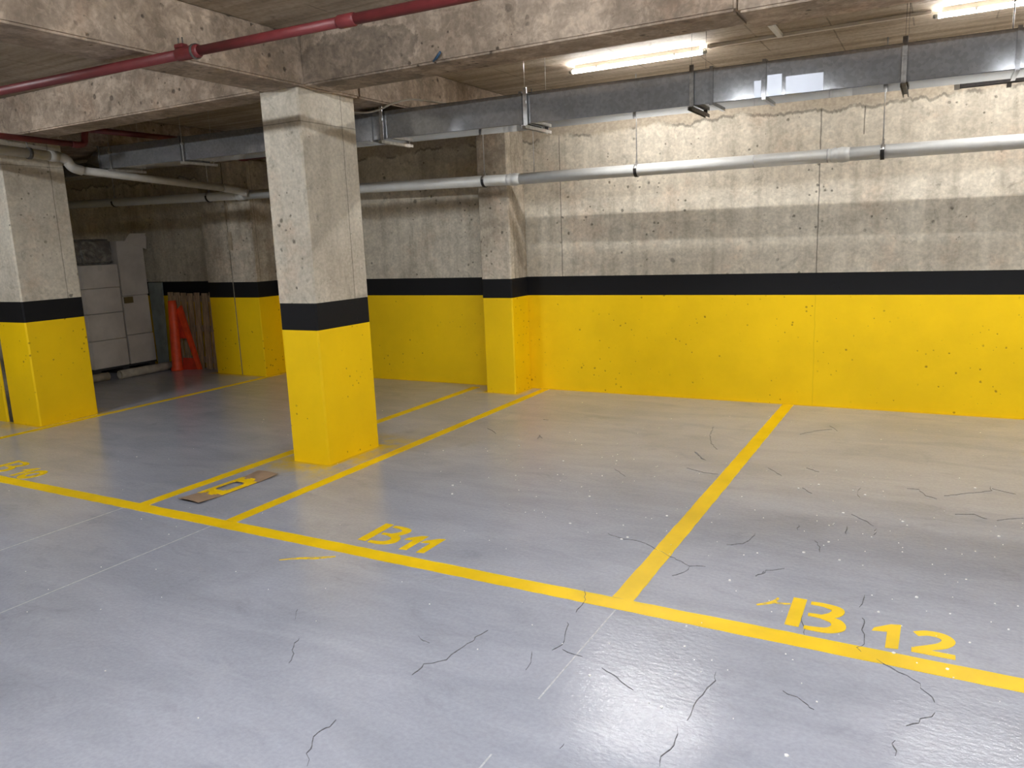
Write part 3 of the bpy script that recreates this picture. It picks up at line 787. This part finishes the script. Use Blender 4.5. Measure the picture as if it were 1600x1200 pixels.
# ------------------------------------------------------------------ cardboard stencil on the floor
cs = thing('cardboard_stencil', 'brown cardboard strip stencil with yellow paint round its hole on the floor', 'stencil', (-4.08, 3.40, 0))
c0, ax = Vector((-4.075, 3.395)), Vector((0.02, 0.60)).normalized()
sd = Vector((ax.y, -ax.x))
def cpt(u, v):                  # u along the strip, v across, curled ends
    h = 0.004 + 0.055 * max(0, abs(u) - 0.17) ** 1.3 * 2.0 + 0.004 * math.cos(v * 20)
    p = c0 + ax * u + sd * v
    return Vector((p.x, p.y, h))
NU, NV, HU, HV = 36, 14, 0.325, 0.098
def in_hole(u, v): return (abs(u) / 0.098) ** 2.4 + (abs(v) / 0.062) ** 2.4 < 1
def is_paint(u, v): return abs(u) < 0.165 + 0.02 * math.sin(v * 60)
for nm, sel, mm, lift in (('card_sheet', lambda u, v: True, 'brown_card', 0), ('paint_layer', is_paint, 'line', 0.0022)):
    bm = bmesh.new(); V = {}
    def gv(i, j, top):
        k = (i, j, top)
        if k not in V:
            u, v = -HU + 2 * HU * i / NU, -HV + 2 * HV * j / NV
            V[k] = bm.verts.new(cpt(u, v) + Vector((0, 0, (0.003 + lift) if top else lift)))
        return V[k]
    cells = {(i, j) for i in range(NU) for j in range(NV)
             if not in_hole(-HU + 2 * HU * (i + .5) / NU, -HV + 2 * HV * (j + .5) / NV) and sel(-HU + 2 * HU * (i + .5) / NU, -HV + 2 * HV * (j + .5) / NV)}
    for i, j in cells:
        bm.faces.new([gv(i, j, 1), gv(i + 1, j, 1), gv(i + 1, j + 1, 1), gv(i, j + 1, 1)])
        bm.faces.new([gv(i, j, 0), gv(i, j + 1, 0), gv(i + 1, j + 1, 0), gv(i + 1, j, 0)])
        for (di, dj, a, b) in ((-1, 0, (i, j), (i, j + 1)), (1, 0, (i + 1, j + 1), (i + 1, j)), (0, -1, (i + 1, j), (i, j)), (0, 1, (i, j + 1), (i + 1, j + 1))):
            if (i + di, j + dj) not in cells:
                bm.faces.new([gv(*a, 1), gv(*b, 1), gv(*b, 0), gv(*a, 0)])
    obj(nm, bm, mm, cs, label='yellow paint on the card' if nm == 'paint_layer' else None)

# ------------------------------------------------------------------ storage corner at the far left
XF = -9.45                       # right-hand faces of the cartons
pal = thing('pallet', 'dark low pallet under the stacked white cartons', 'pallet', (-9.95, 6.4, 0))
for y in (5.98, 6.38, 6.78):
    boxobj('bearer', (-10.45, XF - .02, y, y + .09, 0, 0.085), 'dark_pallet', pal)
for k in range(5):
    xx = -10.45 + k * .212
    boxobj('deck_board', (xx, xx + .13, 5.96, 6.90, 0.086, 0.112), 'dark_pallet', pal)
def carton(x0, x1, y0, y1, z0, z1, label, tape=True):
    t = thing('carton', label, 'carton', ((x0 + x1) / 2, (y0 + y1) / 2, z0), 'white cartons')
    cb_ = boxobj('carton_body', (x0, x1, y0, y1, z0, z1), 'card', t, 0.006)
    if tape:
        ym = (y0 + y1) / 2
        boxobj('tape', (x1 - .22, x1 + .0012, ym - .028, ym + .028, z1 - .07, z1 + .0012), 'tape', cb_)
    return t
zs = [0.113, 0.475, 0.822, 1.147, 1.445]
nm = ['bottom', 'second lowest', 'third', 'top']
for i in range(4):
    carton(-10.0, XF + random.uniform(-.01, .01), 5.975, 6.475, zs[i] + .002, zs[i + 1] - .004, nm[i] + ' white carton of the wide stack behind the left column', i == 3)
zs2 = [0.113, 0.50, 1.02, 1.74]
nm2 = ['lowest carton of the tall narrow stack', 'middle carton with a dark patch for a small hole in the tall narrow stack', 'topmost tall carton of the narrow stack with an open flap']
for i in range(3):
    c = carton(-9.95, XF + random.uniform(-.008, .012), 6.495, 6.88, zs2[i] + .002, zs2[i + 1] - .004, nm2[i], False)
    if i == 1:
        boxobj('hole_patch', (XF - .01, XF + .016, 6.51, 6.63, 0.925, 1.005), 'hole', c)  # dark brown patch stands in for the dark of a small hole
    if i == 2:
        bm = bmesh.new(); hexa(bm, [(XF - .004, 6.62, 1.735), (XF + .004, 6.62, 1.735), (XF + .004, 6.885, 1.735), (XF - .004, 6.885, 1.735)],
                               [(XF + .03, 6.68, 1.83), (XF + .038, 6.68, 1.83), (XF + .045, 6.92, 1.83), (XF + .037, 6.92, 1.83)])
        obj('flap', bm, 'card', c)
        bm = bmesh.new(); hexa(bm, [(XF + .013, 6.62, 1.735), (XF + .017, 6.62, 1.735), (XF + .017, 6.92, 1.62), (XF + .013, 6.92, 1.62)], [(XF + .03, 6.68, 1.80), (XF + .034, 6.68, 1.80), (XF + .04, 6.925, 1.80), (XF + .036, 6.925, 1.80)])
        obj('side_flap', bm, 'card', c)
bm = bmesh.new()
box(bm, -9.95, -9.49, 6.03, 6.46, 1.446, 1.77, 0.03)
bmesh.ops.subdivide_edges(bm, edges=list(bm.edges), cuts=4, use_grid_fill=True)
for v in bm.verts:
    v.co += Vector((random.uniform(-.008, .008), random.uniform(-.008, .008), random.uniform(-.008, .004) if v.co.z > 1.5 else 0))
tag(obj('wrapped_bundle', bm, 'wrap', loc=(-9.72, 6.25, 1.446)), 'dark bundle in clear stretch wrap on top of the wide carton stack', 'bundle')
for (x, ya, yb, r, lb) in ((-9.10, 6.07, 6.92, .055, 'pale hollow tube with open end lying in front of the carton pallet'), (-9.20, 5.2, 5.98, .05, 'pale tube on the floor half hidden by the left column')):
    bm = bmesh.new(); n = 24
    rings = [[bm.verts.new((x + math.cos(2 * math.pi * j / n) * rr, yy, r + .0 + math.sin(2 * math.pi * j / n) * rr)) for j in range(n)] for rr, yy in ((r, ya), (r, yb), (r - .006, yb), (r - .006, ya))]
    for k in range(4):
        for j in range(n):
            f = bm.faces.new((rings[k][j], rings[k][(j + 1) % n], rings[(k + 1) % 4][(j + 1) % n], rings[(k + 1) % 4][j])); f.smooth = k in (0, 2)
    tag(obj('hollow_tube', bm, 'roll', loc=(x, (ya + yb) / 2, 0)), lb, 'tube')
bm = bmesh.new()
hexa(bm, [(-9.62, 7.02, 0.002), (-9.36, 6.99, 0.002), (-9.36, 7.005, 0.002), (-9.62, 7.035, 0.002)], [(-9.72, 7.09, 1.16), (-9.43, 7.09, 1.16), (-9.43, 7.105, 1.16), (-9.72, 7.105, 1.16)])
tag(obj('leaning_panel', bm, 'panel', loc=(-9.5, 7.03, 0)), 'pale grey-green panel leaning on the wall behind the cartons', 'panel')

ob = thing('barrier_post', 'orange plastic barrier post with a slanting orange strut', 'barrier', (-8.93, 6.80, 0))
tubeobj('post', [(-8.94, 6.80, 0.0), (-8.94, 6.80, .02), (-8.935, 6.805, .05), (-8.95, 6.83, .45), (-8.99, 6.88, .86), (-8.99, 6.88, .93)], .06, 'orange', ob, 20, radii=[.076, .076, .066, .062, .055, .05])
bm = bmesh.new()
hexa(bm, [(-8.70, 6.93, 0), (-8.66, 6.95, 0), (-8.66, 6.98, 0), (-8.70, 6.96, 0)], [(-8.95, 6.90, .80), (-8.885, 6.92, .86), (-8.885, 6.95, .86), (-8.95, 6.93, .80)])
obj('strut', bm, 'orange', ob)
bm = bmesh.new()
hexa(bm, [(-8.90, 6.86, 0.0), (-8.68, 6.95, 0.0), (-8.68, 6.955, 0.0), (-8.90, 6.865, 0.0)], [(-8.90, 6.88, .16), (-8.72, 6.95, .15), (-8.72, 6.955, .15), (-8.90, 6.885, .16)])
obj('web_sheet', bm, 'orange_sheet', ob, label='dull red sheet at the foot between post and strut')
bm = bmesh.new()
hexa(bm, [(-8.925, 6.89, .42), (-8.82, 6.93, .42), (-8.82, 6.935, .42), (-8.925, 6.895, .42)], [(-8.95, 6.90, .82), (-8.91, 6.915, .82), (-8.91, 6.92, .82), (-8.95, 6.905, .82)])
obj('web_sheet', bm, 'orange_sheet', ob, label='dull red sheet between post and strut')

def leaning_pallet(x0, x1, yb, label):
    t = thing('wooden_pallet', label, 'pallet', ((x0 + x1) / 2, yb, 0))
    lean = 0.045
    def slab(nm, a, b, d0, d1, z0, z1, m='wood'):
        bm = bmesh.new()
        s = lambda z: yb + lean * z
        hexa(bm, [(a, s(z0) + d0, z0), (b, s(z0) + d0, z0), (b, s(z0) + d1, z0), (a, s(z0) + d1, z0)], [(a, s(z1) + d0, z1), (b, s(z1) + d0, z1), (b, s(z1) + d1, z1), (a, s(z1) + d1, z1)])
        obj(nm, bm, m, t)
    n = max(3, int(round((x1 - x0) / 0.13))); w = (x1 - x0) / n
    for k in range(n):
        slab('board', x0 + k * w + .018, x0 + (k + 1) * w - .018, 0, .018, 0.002, 1.02 + random.uniform(-.012, .012))
    for z in (0.08, 0.5, 0.9):
        slab('stringer', x0, x1, .019, .055, z, z + .08)
leaning_pallet(-9.30, -8.64, 7.005, 'weathered wooden pallet leaning on the wall behind the orange barrier post')
leaning_pallet(-8.61, -8.165, 6.99, 'weathered wooden pallet standing against the dim pilaster')
bt = thing('wood_strip', 'pale wooden strip stuck on the dim pilaster along its joint', 'strip', (-7.665, 6.79, 1.55))
boxobj('upper_piece', (-7.70, -7.655, 6.782, 6.80, 1.93, 2.12), 'batten', bt, 0.003)
boxobj('lower_piece', (-7.69, -7.632, 6.778, 6.80, 1.56, 1.78), 'batten', bt, 0.003)
